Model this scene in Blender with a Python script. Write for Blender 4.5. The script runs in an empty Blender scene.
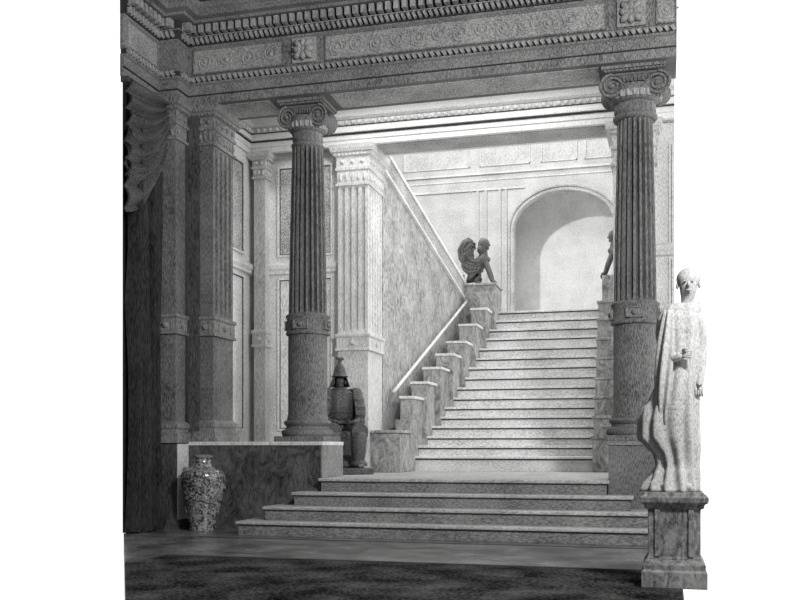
import bpy, bmesh, math, random
from math import sin, cos, pi, radians, hypot, atan2, sqrt
from mathutils import Vector, Matrix
random.seed(7)
C = bpy.context.scene.collection
SC = bpy.context.scene

# ------------------------------------------------------------------ camera
F = 972.0; H = 1.06; A = radians(15.25)
cam = bpy.data.cameras.new('camera'); co = bpy.data.objects.new('camera', cam); C.objects.link(co)
co.location = (0, 0, H); co.rotation_euler = (radians(90), 0, A)
cam.sensor_width = 36; cam.lens = 36*F/800; cam.shift_y = 147/800
SC.camera = co
def X_at(px, Y):                       # plan X of a sight line at depth Y
    t = (px-400)/F
    return Y*(t*cos(A)-sin(A))/(cos(A)+t*sin(A))
def d_at(X, Y): return -X*sin(A)+Y*cos(A)
def Z_at(py, X, Y): return H+(447-py)*d_at(X, Y)/F

# ------------------------------------------------------------------ materials
def etched(name, lo, hi, scale=45, stretch=(1, 1, .18), p0=.35, p1=.65, rough=.75, bump=.15,
           big=.25, kind='noise', spec=.2, detail=6, metal=0):
    """engraved stone: fine grain running along 'stretch', broad mottling over it"""
    m = bpy.data.materials.new(name); m.use_nodes = True
    n = m.node_tree.nodes; l = m.node_tree.links; n.clear()
    out = n.new('ShaderNodeOutputMaterial'); b = n.new('ShaderNodeBsdfPrincipled')
    l.new(b.outputs[0], out.inputs[0])
    tc = n.new('ShaderNodeTexCoord'); mp = n.new('ShaderNodeMapping')
    mp.inputs['Scale'].default_value = stretch
    l.new(tc.outputs['Object'], mp.inputs[0])
    nz = n.new('ShaderNodeTexNoise'); nz.inputs['Scale'].default_value = scale
    nz.inputs['Detail'].default_value = detail; nz.inputs['Roughness'].default_value = .7
    l.new(mp.outputs[0], nz.inputs['Vector'])
    src = nz.outputs[0]
    if kind == 'scroll':
        w = n.new('ShaderNodeTexWave'); w.wave_type = 'RINGS'; w.inputs['Scale'].default_value = scale*.16
        w.inputs['Distortion'].default_value = 14; w.inputs['Detail'].default_value = 3
        w.inputs['Detail Scale'].default_value = 1.6
        l.new(tc.outputs['Object'], w.inputs['Vector'])
        mm = n.new('ShaderNodeMath'); mm.operation = 'MULTIPLY_ADD'
        mm.inputs[1].default_value = .45
        l.new(w.outputs['Fac'], mm.inputs[0])
        m3 = n.new('ShaderNodeMath'); m3.operation = 'MULTIPLY'; m3.inputs[1].default_value = .58
        l.new(nz.outputs[0], m3.inputs[0]); l.new(m3.outputs[0], mm.inputs[2])
        src = mm.outputs[0]
    if kind == 'vein':
        v = n.new('ShaderNodeTexNoise'); v.inputs['Scale'].default_value = scale*.12
        v.inputs['Detail'].default_value = 8; v.inputs['Distortion'].default_value = 2.5
        mp2 = n.new('ShaderNodeMapping'); mp2.inputs['Scale'].default_value = (1, 1, .5)
        l.new(tc.outputs['Object'], mp2.inputs[0]); l.new(mp2.outputs[0], v.inputs['Vector'])
        mm = n.new('ShaderNodeMath'); mm.operation = 'MULTIPLY_ADD'; mm.inputs[1].default_value = .55
        l.new(v.outputs[0], mm.inputs[0])
        m3 = n.new('ShaderNodeMath'); m3.operation = 'MULTIPLY'; m3.inputs[1].default_value = .45
        l.new(nz.outputs[0], m3.inputs[0]); l.new(m3.outputs[0], mm.inputs[2])
        src = mm.outputs[0]
    bg = n.new('ShaderNodeTexNoise'); bg.inputs['Scale'].default_value = 2.2; bg.inputs['Detail'].default_value = 4
    l.new(tc.outputs['Object'], bg.inputs['Vector'])
    ad = n.new('ShaderNodeMath'); ad.operation = 'MULTIPLY_ADD'; ad.inputs[1].default_value = big
    l.new(bg.outputs[0], ad.inputs[0]); l.new(src, ad.inputs[2])
    sb = n.new('ShaderNodeMath'); sb.operation = 'SUBTRACT'; sb.inputs[1].default_value = big*.5
    l.new(ad.outputs[0], sb.inputs[0])
    r = n.new('ShaderNodeValToRGB')
    r.color_ramp.elements[0].position = p0; r.color_ramp.elements[0].color = (lo, lo, lo, 1)
    r.color_ramp.elements[1].position = p1; r.color_ramp.elements[1].color = (hi, hi, hi*.985, 1)
    l.new(sb.outputs[0], r.inputs[0]); l.new(r.outputs[0], b.inputs['Base Color'])
    b.inputs['Roughness'].default_value = rough
    b.inputs['Specular IOR Level'].default_value = spec
    b.inputs['Metallic'].default_value = metal
    if bump:
        bp = n.new('ShaderNodeBump'); bp.inputs['Strength'].default_value = bump; bp.inputs['Distance'].default_value = .02
        l.new(src, bp.inputs['Height']); l.new(bp.outputs[0], b.inputs['Normal'])
    return m
M = dict(
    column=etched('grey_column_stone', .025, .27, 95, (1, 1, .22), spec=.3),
    entab=etched('grey_entablature_stone', .04, .33, 85, (1, 1, .35)),
    relief=etched('grey_relief_stone', .13, .50, 60, (1, 1, 1), p0=.36, p1=.64, bump=.4),
    rosette=etched('carved_rosette_stone', .18, .5, 80),
    dent=etched('pale_dentil_stone', .14, .48, 80),
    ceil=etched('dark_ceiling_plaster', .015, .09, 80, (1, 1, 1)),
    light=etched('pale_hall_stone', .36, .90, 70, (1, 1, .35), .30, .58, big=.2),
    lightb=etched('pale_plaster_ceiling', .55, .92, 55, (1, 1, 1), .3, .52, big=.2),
    lrelief=etched('pale_arabesque_panel', .14, .72, 52, (1, 1, 1), bump=.5, p0=.36, p1=.62),
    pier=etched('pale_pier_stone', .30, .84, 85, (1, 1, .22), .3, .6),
    pside=etched('grey_respond_stone', .035, .36, 90, (1, 1, .2)),
    back=etched('white_hall_plaster', .34, .66, 36, (1, 1, .6), .3, .6, big=.4, bump=.05),
    recess=etched('lit_recess_plaster', .62, .90, 36, (1, 1, .6), .3, .6, big=.4, bump=.05),  # hall plaster brightened in colour to carry the light inside the arch
    swall=etched('veined_stair_marble', .16, .60, 70, (1, 1, .4), .36, .62, kind='vein'),
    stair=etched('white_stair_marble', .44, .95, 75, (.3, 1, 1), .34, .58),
    nose=etched('dark_line_and_shade', .02, .07, 60),  # dark lines and beds, also painted shade under nosings and in grooves
    block=etched('grey_parapet_marble', .12, .60, 56, (1, 1, .6), kind='vein'),
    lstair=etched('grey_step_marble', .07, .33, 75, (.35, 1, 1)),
    ltread=etched('pale_tread_marble', .20, .60, 70, (.35, 1, 1)),  # treads and landing in a paler tone than the step faces
    plinth=etched('dark_plinth_marble', .02, .15, 64, (1, 1, .7), kind='vein', big=.5),
    plinthl=etched('lit_end_marble', .12, .40, 80, (1, 1, .3)),  # plinth stone lightened in colour for its lit end
    floor=etched('polished_floor_marble', .03, .22, 75, (.8, 1, 1), rough=.25, spec=.5, kind='vein', bump=.05, big=.7),
    carpet=etched('black_carpet_pile', .004, .13, 60, (.5, 1, 1), .42, .70, rough=1, bump=.6, big=.5, spec=0),
    drape=etched('dark_velvet', .008, .055, 80, (1, 1, .15), rough=.95, spec=.05),
    swag=etched('dark_swag_velvet', .01, .15, 70, (1, 1, 1), rough=.95, spec=.05),
    bronze=etched('dark_bronze', .004, .15, 48, (1, 1, 1), rough=.5, spec=.4),
    sphinx=etched('weathered_bronze', .015, .24, 60, (1, 1, 1), rough=.6, spec=.3),
    robe=etched('white_statue_marble', .18, .52, 90, (1, 1, .5), .3, .6, bump=.2),
    ped=etched('grey_pedestal_marble', .04, .30, 90, (1, 1, .5), kind='vein'),
    vase=etched('patterned_porcelain', .02, .34, 32, (1, 1, 1), .43, .57, rough=.14, spec=.8, bump=.1),
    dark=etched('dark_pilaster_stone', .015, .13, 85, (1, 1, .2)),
)

# ------------------------------------------------------------------ mesh builder
class MB:
    def __init__(s): s.v = []; s.f = []; s.fm = []; s.cur = 0
    def use(s, i): s.cur = i; return s
    def add(s, vs, fs):
        k = len(s.v); s.v += [tuple(p) for p in vs]; s.f += [tuple(i+k for i in q) for q in fs]; s.fm += [s.cur]*len(fs); return s
    def box(s, x0, x1, y0, y1, z0, z1):
        return s.add([(x0,y0,z0),(x1,y0,z0),(x1,y1,z0),(x0,y1,z0),(x0,y0,z1),(x1,y0,z1),(x1,y1,z1),(x0,y1,z1)],
              [(0,3,2,1),(4,5,6,7),(0,1,5,4),(1,2,6,5),(2,3,7,6),(3,0,4,7)])
    def obox(s, c, ax, ay, az):          # oriented box from centre and half axes
        c, ax, ay, az = map(Vector, (c, ax, ay, az)); vs = []
        for k in (-1, 1):
            for i, j in ((-1,-1),(1,-1),(1,1),(-1,1)): vs.append(c+ax*i+ay*j+az*k)
        return s.add(vs, [(0,3,2,1),(4,5,6,7),(0,1,5,4),(1,2,6,5),(2,3,7,6),(3,0,4,7)])
    def loft(s, rings, closed=True, caps=True):
        n = len(rings[0]); vs = [p for r in rings for p in r]; fs = []
        for i in range(len(rings)-1):
            for j in range(n if closed else n-1):
                a = i*n+j; b = i*n+(j+1) % n
                fs.append((a, b, b+n, a+n))
        if caps and closed:
            fs.append(tuple(range(n-1, -1, -1))); fs.append(tuple(range((len(rings)-1)*n, len(rings)*n)))
        return s.add(vs, fs)
    def lathe(s, prof, c=(0,0,0), seg=48, sx=1, sy=1):
        rings = [[(c[0]+r*sx*cos(2*pi*k/seg), c[1]+r*sy*sin(2*pi*k/seg), c[2]+z) for k in range(seg)] for r, z in prof]
        return s.loft(rings)
    def ball(s, c, rx, ry=None, rz=None, seg=12, rows=8):
        ry = ry or rx; rz = rz or rx
        rings = []
        for i in range(rows+1):
            a = -pi/2+pi*i/rows; q = max(cos(a), .02)
            rings.append([(c[0]+rx*q*cos(2*pi*k/seg), c[1]+ry*q*sin(2*pi*k/seg), c[2]+rz*sin(a)) for k in range(seg)])
        return s.loft(rings)
    def tube(s, path, r, seg=8):
        path = [Vector(p) for p in path]; rings = []
        for i, p in enumerate(path):
            t = (path[min(i+1, len(path)-1)]-path[max(i-1, 0)]).normalized()
            up = Vector((0,0,1)) if abs(t.z) < .9 else Vector((0,1,0))
            a = t.cross(up).normalized(); b = a.cross(t)
            rr = r[i] if isinstance(r, (list, tuple)) else r
            rings.append([p+a*rr*cos(2*pi*k/seg)+b*rr*sin(2*pi*k/seg) for k in range(seg)])
        return s.loft(rings)
    def sweep(s, prof, path, closed=False):
        """profile (out, z) run along a plan path; 'out' is to the right of travel"""
        P = [Vector((p[0], p[1])) for p in path]; n = len(P); offs = []
        for i in range(n):
            ds = []
            if closed or i > 0: ds.append((P[i]-P[i-1]).normalized())
            if closed or i < n-1: ds.append((P[(i+1) % n]-P[i]).normalized())
            ns = [Vector((q.y, -q.x)) for q in ds]
            if len(ns) == 1: offs.append(ns[0])
            else:
                m = (ns[0]+ns[1]); m = m/m.length; offs.append(m/max(.2, m.dot(ns[0])))
        rings = [[(P[i].x+offs[i].x*o, P[i].y+offs[i].y*o, z) for o, z in prof] for i in range(n)]
        k = len(prof)
        if closed:
            vs = [p for r in rings for p in r]; fs = []
            for i in range(n):
                i2 = (i+1) % n
                for j in range(k):
                    j2 = (j+1) % k
                    fs.append((i*k+j, i*k+j2, i2*k+j2, i2*k+j))
            return s.add(vs, fs)
        return s.loft(rings)
    def build(s, name, mat, root=None, smooth=False, bevel=0, world=True, sub=0):
        me = bpy.data.meshes.new(name)
        off = Vector((0,0,0))
        if root is not None and world: off = Vector(WLOC.get(root.name, (0,0,0)))
        me.from_pydata([tuple(Vector(p)-off) for p in s.v], [], s.f)
        me.polygons.foreach_set('material_index', s.fm)
        bm = bmesh.new(); bm.from_mesh(me); bmesh.ops.recalc_face_normals(bm, faces=bm.faces)
        bm.to_mesh(me); bm.free()
        if smooth:
            for p in me.polygons: p.use_smooth = True
        for mt_ in (mat if isinstance(mat, (list, tuple)) else [mat]): me.materials.append(mt_)
        o = bpy.data.objects.new(name, me); C.objects.link(o)
        if root is not None:
            o.parent = root; WLOC[o.name] = tuple(off)
        if bevel:
            b = o.modifiers.new('bevel', 'BEVEL'); b.width = bevel; b.segments = 2; b.limit_method = 'ANGLE'
        if sub:
            q = o.modifiers.new('sub', 'SUBSURF'); q.levels = sub; q.render_levels = sub
        return o
WLOC = {}
def smooth_by_angle(o, ang=40):
    me = o.data
    for p in me.polygons: p.use_smooth = True
    bm = bmesh.new(); bm.from_mesh(me)
    for e in bm.edges:
        if len(e.link_faces) == 2 and e.calc_face_angle(0) > radians(ang): e.smooth = False
    bm.to_mesh(me); bm.free(); return o
def tag(o, label=None, cat=None, group=None, kind=None):
    if label: o['label'] = label
    if cat: o['category'] = cat
    if group: o['group'] = group
    if kind: o['kind'] = kind
    return o
def thing(name, label, cat, loc=(0,0,0), rz=0, group=None, sc=1):
    o = bpy.data.objects.new(name, None); C.objects.link(o)
    o.location = loc; o.rotation_euler = (0, 0, rz); o.scale = (sc, sc, sc); o.empty_display_size = .1
    WLOC[o.name] = tuple(loc)
    return tag(o, label, cat, group)
def copy_tree(o, loc, rz, label, parent=None):
    c = o.copy(); C.objects.link(c)
    if parent is None:
        c.location = loc; c.rotation_euler = (0, 0, rz); c['label'] = label
    else: c.parent = parent
    for ch in [q for q in list(o.children)]: copy_tree(ch, None, None, None, c)
    return c
def struct(o, label=None, cat=None): return tag(o, label, cat, kind='structure')
def walk(path, step, start=0.0):
    """points, tangent and outward normal at even spacing along each straight run"""
    for i in range(len(path)-1):
        a = Vector(path[i]); b = Vector(path[i+1]); L = (b-a).length; t = (b-a)/L
        n = max(1, round(L/step)); s = L/n
        for k in range(n): yield a+t*s*(k+.5), t, Vector((t.y, -t.x)), s

# ------------------------------------------------------------------ key dimensions
XL = -6.40                 # face of the left wall
YP = 11.65; YPB = 12.48    # plinth wall front / back
ZT = 1.13                  # plinth top
XE = -4.20; XR = -.66      # plinth ends either side of the steps
ZL = .668                  # landing level
XC = .13                   # right end of what is built
YI = 14.5                  # inner hall wall
XCL, XCR, YC = -4.55, -.348, 12.06   # column axes
ZS = 5.57                  # soffit
DIAG = [(XL, 10.6), (-3.55, 5.9)]

def slab(poly, z0, z1):
    mb = MB(); mb.loft([[(x, y, z0) for x, y in poly], [(x, y, z1) for x, y in poly]]); return mb

# ------------------------------------------------------------------ floor, carpet
struct(slab([(XL, YP+.5), (XL, 10.6), (-3.55, 5.9), (XC, 5.9), (XC, YP+.5)], -.2, 0)
       .build('floor', M['floor']), 'polished grey marble floor in front of the steps', 'floor')
cp = thing('carpet', 'dark carpet lying on the marble floor in the foreground', 'carpet', (-2.3, 7.2, 0))
slab([(-4.69, 8.5), (-4.69, 7.79), (-3.56, 5.92), (XC-.01, 5.92), (XC-.01, 8.5)], .001, .018).build('pile', M['carpet'], cp)
MB().sweep([(0, .001), (.05, .001), (.05, .022), (0, .022)], [(-4.69, 7.79), (-4.69, 8.5), (XC-.01, 8.5)]).build('border', M['nose'], cp)
# inlaid border line of the marble floor
ln = MB(); ln.box(-5.3, XC, 10.42, 10.46, .0005, .004); 
struct(ln.build('trim_1', M['nose']), 'dark inlaid line in the marble floor', 'inlay')

# ------------------------------------------------------------------ lower steps
YS = [10.75, 11.0, 11.25, 11.5]; RS = .167
XLs = [X_at(235, 10.75), X_at(262, 11.0), X_at(291, 11.25), X_at(318, 11.5)]
XRs = [XC, XC, X_at(633, 11.25), X_at(609, 11.5)]
st = thing('entrance_steps', 'four wide grey marble steps rising from the floor to the landing', 'steps', (-2.4, 10.75, 0))
for k in range(4):
    z0, z1 = RS*k, RS*(k+1); back = YP-.002 if k < 3 else YP-.002
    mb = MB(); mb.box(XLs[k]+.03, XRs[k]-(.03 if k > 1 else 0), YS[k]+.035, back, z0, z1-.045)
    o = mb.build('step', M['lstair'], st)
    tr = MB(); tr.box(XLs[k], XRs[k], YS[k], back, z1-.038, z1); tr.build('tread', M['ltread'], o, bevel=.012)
    nb = MB(); nb.box(XLs[k]+.015, XRs[k]-.01, YS[k]+.018, back, z1-.047, z1-.037); nb.build('painted_nosing_shadow', M['nose'], o)  # dark strip painted as the shade under the nosing
# landing
struct(MB().box(XE-.25, XR+.1, YPB+.001, 21.5, .0, ZL).box(XE+.002, XR-.002, YP, YPB+.001, 0, ZL).build('floor_landing', M['ltread']), 'pale landing between the columns', 'landing')
struct(MB().box(XL, XE-.252, YPB+.002, YI, .0, ZL).build('floor_bay', M['stair']), 'pale raised floor of the side bay', 'floor')

# ------------------------------------------------------------------ plinth walls
def plinth(name, label, x0, x1, end):
    t = thing(name, label, 'plinth', ((x0+x1)/2, YP+.4, 0))
    MB().box(x0, x1, YP, YPB, 0, ZT-.05).build('dado', M['plinth'] if end == 'r' else M['column'], t)
    if end == 'r':
        e = MB().box(x1, x1+.02, YP+.01, YPB, ZL+.002, ZT-.05); e.build('lit_end_face', M['plinthl'], t)  # paler facing paints the light falling on the wall end
        MB().box(x0, x1+.03, YP-.02, YPB, ZT-.05, ZT).build('cap', M['pier'], t, bevel=.008)
    else:
        MB().box(x0-.02, x1, YP-.02, YPB, ZT-.05, ZT).build('cap', M['lstair'], t, bevel=.008)
    return t
plinth('plinth_wall', 'dark marble plinth wall under the left column, behind the vase', XL+.002, XE-.022, 'r')
plinth('plinth_wall', 'dark grey plinth block under the right column', XR+.02, XC, 'l')

# ------------------------------------------------------------------ columns
def flute_r(R, th, n, dep):
    ph = (th*n/(2*pi)) % 1.0; c = abs(ph-.5)*2        # 0 at flute centre
    return R-dep*sqrt(max(0, 1-(c/.52)**2)) if c < .52 else R
def spiral(cx, cz, y, R, turns, hand, r0=.012, start=pi/2):
    pts = []; rr = []
    n = int(36*turns)
    for i in range(n+1):
        f = i/n; a = start+hand*2*pi*turns*f; r = R*(1-f)**.85+.018*f
        pts.append((cx+r*cos(a), y, cz+r*sin(a))); rr.append(r0*(1-.45*f))
    return pts, rr
def make_column(label):
    t = thing('ionic_column', label, 'column', (0, 0, ZT))
    RB, RT = .25, .205
    # base
    MB().box(-.34, .34, -.34, .34, 0, .07).build('plinth', M['column'], t, bevel=.008, world=False)
    smooth_by_angle(MB().lathe([(.0,.07),(.325,.07),(.34,.09),(.345,.12),(.335,.15),(.30,.16),(.285,.175),(.28,.20),(.295,.215),
        (.31,.23),(.315,.25),(.30,.275),(.275,.28),(.27,.31),(.262,.335),(0,.335)], seg=56).build('base', M['column'], t, world=False), 35)
    smooth_by_angle(MB().lathe([(0,.335),(.262,.335),(.258,.36),(.257,1.40),(0,1.40)], seg=56).build('lower_drum', M['column'], t, world=False), 35)
    # band with bosses
    bd = smooth_by_angle(MB().lathe([(0,1.40),(.285,1.40),(.29,1.42),(.275,1.445),(.272,1.60),(.285,1.625),(.29,1.65),(.265,1.67),(0,1.67)], seg=56)
        .build('band', M['column'], t, world=False), 35)
    for k in range(4):
        a = -pi/2+A*0+k*pi/2; c = Vector((.275*cos(a), .275*sin(a), 1.525)); n = Vector((cos(a), sin(a), 0)); u = Vector((-sin(a), cos(a), 0))
        b = MB(); b.obox(c-n*.006, u*.10, n*.01, (0,0,.06)); b.ball(c+n*.014, .034, .034, .034)
        for s_ in (-1, 1):
            b.obox(c+u*.095*s_+n*-.01, u*.007, n*.022, (0,0,.06)); 
            b.obox(c+Vector((0,0,.055*s_))+n*.0, u*.1, n*.018, (0,0,.006))
        b.build('boss', M['entab'], bd, world=False)
    # fluted shaft
    seg = 20*16; rows = []
    zs = [1.67,1.69,1.71,1.74,1.78,1.84]+[1.84+(3.72-1.84)*k/8 for k in range(1, 9)]+[3.76,3.80,3.83,3.85]
    for z in zs:
        f = (z-1.67)/(3.85-1.67); R = RB-(RB-RT)*f**1.3
        e = min(z-1.68, 3.84-z)/.07; e = 0 if e <= 0 else sqrt(1-(1-min(e, 1))**2)
        rows.append([(flute_r(R, 2*pi*k/seg, 20, .075*e)*cos(2*pi*k/seg), flute_r(R, 2*pi*k/seg, 20, .075*e)*sin(2*pi*k/seg), z) for k in range(seg)])
    smooth_by_angle(MB().loft(rows).build('fluted_shaft', M['column'], t, world=False), 30)
    # capital
    cap = smooth_by_angle(MB().lathe([(0,3.85),(.225,3.85),(.245,3.87),(.245,3.90),(.222,3.915),(.215,3.93),(.218,4.05),(.25,4.07),(.27,4.12),(.29,4.18),(.28,4.24),(0,4.24)], seg=56)
        .build('capital', M['column'], t, world=False), 35)
    nk = MB().lathe([(0,3.94),(.219,3.94),(.222,4.04),(0,4.04)], seg=40)
    for k in range(22):                              # carved necking
        a = 2*pi*k/22; n = Vector((cos(a), sin(a), 0)); u = Vector((-sin(a), cos(a), 0))
        c = n*.22+Vector((0,0,3.99))
        nk.obox(c, u*.018, n*.008, (0,0,.04)); nk.ball(c+u*.031, .010, .010, .03, 8, 5)
    nk.build('necking', M['entab'], cap, world=False)
    eg = MB().lathe([(0,4.09),(.270,4.09),(.286,4.16),(0,4.16)], seg=40)
    for k in range(24):
        a = 2*pi*k/24; eg.ball((.28*cos(a), .28*sin(a), 4.13), .022, .022, .045, 8, 6)
    eg.build('egg_moulding', M['rosette'], cap, world=False)
    for sx in (-1, 1):                               # bolsters with a waist
        pr = []
        for i in range(13):
            f = i/12; y = -.22+.44*f; w = .140-.05*sin(pi*f)+(.012 if i in (5, 7) else 0)
            pr.append([(sx*.245+w*cos(2*pi*k/28), y, 4.225+w*sin(2*pi*k/28)) for k in range(28)])
        smooth_by_angle(MB().loft(pr).build('bolster', M['column'], cap, world=False), 50)
        for sy in (-1, 1):
            v = MB(); pts, rr = spiral(sx*.245, 4.225, sy*.232, .14, 2.4, -sx, .019)
            v.tube(pts, rr, 7); v.ball((sx*.245, sy*.238, 4.225), .03, .02, .03)
            v.build('volute', M['entab'], cap, world=False, smooth=True)
    ch = MB(); ch.box(-.25, .25, -.22, .22, 4.27, 4.375)
    ch.box(-.25, .25, -.232, .232, 4.345, 4.37)
    for k in range(9):
        ch.ball((-.16+.04*k, -.225, 4.30), .015, .02, .03, 8, 6)
    ch.build('channel', M['column'], cap, world=False, bevel=.006)
    ab = MB(); ab.sweep([(0,4.375),(.30,4.375),(.315,4.39),(.33,4.42),(.34,4.44),(0,4.44)], [(.001,.001),(.001,-.001),(-.001,-.001),(-.001,.001)][::-1], True)
    ab = MB(); ab.box(-.33,.33,-.29,.29,4.375,4.40); ab.box(-.36,.36,-.32,.32,4.40,4.44)
    for k in range(17):
        for s_ in (-1, 1): ab.ball((-.32+.04*k, .295*s_, 4.388), .016, .016, .013, 8, 5)
    ab.build('abacus', M['entab'], cap, world=False, bevel=.005)
    return t
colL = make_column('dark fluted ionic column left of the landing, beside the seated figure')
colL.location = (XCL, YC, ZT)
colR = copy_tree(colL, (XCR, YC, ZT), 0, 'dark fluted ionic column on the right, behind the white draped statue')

for ch_ in colL.children:
    if ch_.name.startswith('capital'): ch_.scale = (.87, .92, 1)
for ch_ in colR.children:
    if ch_.name.startswith('capital'): ch_.scale = (1.07, 1, 1)
# ------------------------------------------------------------------ square piers and pilasters
def section(x0, x1, y0, y1, nf, ns, dep, e):
    """plan outline, counter-clockwise from front-left; front (-Y) has nf flutes, sides ns"""
    pts = []
    def side(a, b, n):
        a = Vector(a); b = Vector(b); L = (b-a).length; t = (b-a)/L; inn = Vector((-t.y, t.x))
        if n == 0: pts.append(a); return
        pts.append(a); w = L/(n+.8*(n+1)) if n else 0; g = w*.8
        for i in range(n):
            s = g+(w+g)*i
            for q in range(7):
                f = q/6; dd = dep*e*sqrt(max(0, 1-(2*f-1)**2)); pts.append(a+t*(s+w*f)+inn*(dd if 0 < q < 6 else 0))
    side((x0, y0), (x1, y0), nf); side((x1, y0), (x1, y1), ns); side((x1, y1), (x0, y1), nf if False else 0); side((x0, y1), (x0, y0), ns)
    return pts
def rect_loop(x0, x1, y0, y1): return [(x0, y1), (x1, y1), (x1, y0), (x0, y0)]   # clockwise seen from above: outward is left...
def ring_mould(mb, x0, x1, y0, y1, prof):
    """moulding round a rectangle: loft of growing rectangles"""
    mb.loft([[(x0-o, y0-o, z), (x1+o, y0-o, z), (x1+o, y1+o, z), (x0-o, y1+o, z)] for o, z in prof])
def make_pier(name, label, x0, x1, y0, y1, zb, zt, nf, ns, m, mcap, mfront=None, base=True, zband=2.53, capH=.52, dado=None, plain=None):
    t = thing(name, label, 'pilaster' if 'pilaster' in name else 'pier', ((x0+x1)/2, (y0+y1)/2, zb))
    if base:
        b = MB(); ring_mould(b, x0, x1, y0, y1, [(.07, zb), (.07, zb+.07), (.06, zb+.075), (.065, zb+.13), (.03, zb+.15), (.03, zb+.18), (.045, zb+.2), (.045, zb+.25), (.0, zb+.29)])
        b.build('base', mcap, t, bevel=.006); lo = zb+.28
    else: lo = zb
    MB().box(x0, x1, y0, y1, lo, zband).build('lower_shaft', plain or m, t)
    bd = MB(); ring_mould(bd, x0, x1, y0, y1, [(.0, zband-.002), (.035, zband), (.035, zband+.03), (.02, zband+.04), (.02, zband+.2), (.04, zband+.22), (.04, zband+.255), (0, zband+.27)])
    bo = bd; bo.ball(((x0+x1)/2, y0-.03, zband+.12), .04, .03, .04); bo.ball((x1+.03, (y0+y1)/2, zband+.12), .03, .04, .04)
    for s_ in (-1, 1):
        w = (x1-x0)*.3; bo.box((x0+x1)/2+s_*w-.006, (x0+x1)/2+s_*w+.006, y0-.03, y0-.015, zband+.06, zband+.18)
        w = (y1-y0)*.3; bo.box(x1+.015, x1+.03, (y0+y1)/2+s_*w-.006, (y0+y1)/2+s_*w+.006, zband+.06, zband+.18)
    bo.build('band', mcap, t)
    z0, z1 = zband+.27, zt-capH
    zs = [z0, z0+.03, z0+.045, z0+.07, z0+.12, z1-.12, z1-.07, z1-.045, z1-.03, z1]
    es = [0, 0, .6, .85, 1, 1, .85, .6, 0, 0]
    MB().loft([[(p.x, p.y, z) for p in section(x0, x1, y0, y1, nf, ns, .07, e)] for z, e in zip(zs, es)]).build('fluted_shaft' if nf or ns else 'shaft', m, t)
    c = MB(); H0 = z1
    s = capH/.52
    ring_mould(c, x0, x1, y0, y1, [(0, H0-.002), (.03, H0), (.035, H0+.03*s), (.012, H0+.04*s), (.012, H0+.19*s), (.035, H0+.2*s), (.04, H0+.235*s), (.02, H0+.24*s), (.02, H0+.37*s),
        (.06, H0+.39*s), (.075, H0+.42*s), (.095, H0+.43*s), (.11, H0+.47*s), (.11, H0+.52*s)])
    o = c
    for (a, b, ax) in (((x0, y0), (x1, y0), 0), ((x1, y0), (x1, y1), 1)):
        L = hypot(b[0]-a[0], b[1]-a[1]); tx, ty = (b[0]-a[0])/L, (b[1]-a[1])/L; nx, ny = ty, -tx
        n = max(3, int(L/.085))
        for k in range(n):
            q = (k+.5)*L/n; px, py = a[0]+tx*q, a[1]+ty*q
            o.ball((px+nx*.02, py+ny*.02, H0+.11*s), .026, .026, .055*s, 8, 6)
        n = max(2, int(L/.15))
        for k in range(n):
            q = (k+.5)*L/n; px, py = a[0]+tx*q, a[1]+ty*q
            o.ball((px+nx*.03, py+ny*.03, H0+.305*s), .032, .032, .032, 10, 6)
        n = max(4, int(L/.055))
        for k in range(n):
            q = (k+.5)*L/n; px, py = a[0]+tx*q, a[1]+ty*q
            o.ball((px+nx*.062, py+ny*.062, H0+.395*s), .017, .017, .02, 8, 5)
    o.build('capital', mcap, t)
    return t
# respond at the end of the colonnade, standing on the plinth
make_pier('fluted_pier', 'dark fluted pier on the plinth wall behind the vase', X_at(200, 11.78), -5.765, 11.75, 12.36, ZT, ZS, 0, 4, M['column'], M['pside'])
# tall pier at the foot of the upper flight
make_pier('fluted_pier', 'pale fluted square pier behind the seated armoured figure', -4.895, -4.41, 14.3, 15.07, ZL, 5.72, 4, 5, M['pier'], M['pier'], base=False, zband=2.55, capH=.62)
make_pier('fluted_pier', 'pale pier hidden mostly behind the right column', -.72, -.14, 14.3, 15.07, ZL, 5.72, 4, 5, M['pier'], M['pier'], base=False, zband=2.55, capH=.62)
# corner pilaster of the inner bay
make_pier('corner_pilaster', 'slim pale pilaster in the inner corner, between the dark pier and the left column', X_at(254, 14.3), X_at(265, 14.3), 14.3, YI-.001, ZL, 5.72, 0, 0, M['pier'], M['pier'], zband=2.65, capH=.4)
# front corner pilaster beside the curtain
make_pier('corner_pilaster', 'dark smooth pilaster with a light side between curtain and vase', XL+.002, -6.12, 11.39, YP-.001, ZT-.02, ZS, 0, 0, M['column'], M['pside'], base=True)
pd = thing('pilaster_dado', 'tall dark dado block under the front corner pilaster, left of the vase', 'dado', (-6.25, 11.45, 0))
MB().box(XL+.002, -6.08, 11.35, YP-.001, .12, ZT-.03).build('block', M['dark'], pd, bevel=.005)
MB().box(-6.08, -6.07, 11.36, YP-.002, .12, ZT-.03).build('lit_side_face', M['pier'], pd)  # pale plate paints the lit side of the dark block
b = MB(); ring_mould(b, XL+.1, -6.1, 11.39, YP-.1, [(.06, 0), (.06, .09), (.04, .12)]); b.build('skirting', M['dark'], pd)

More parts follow.
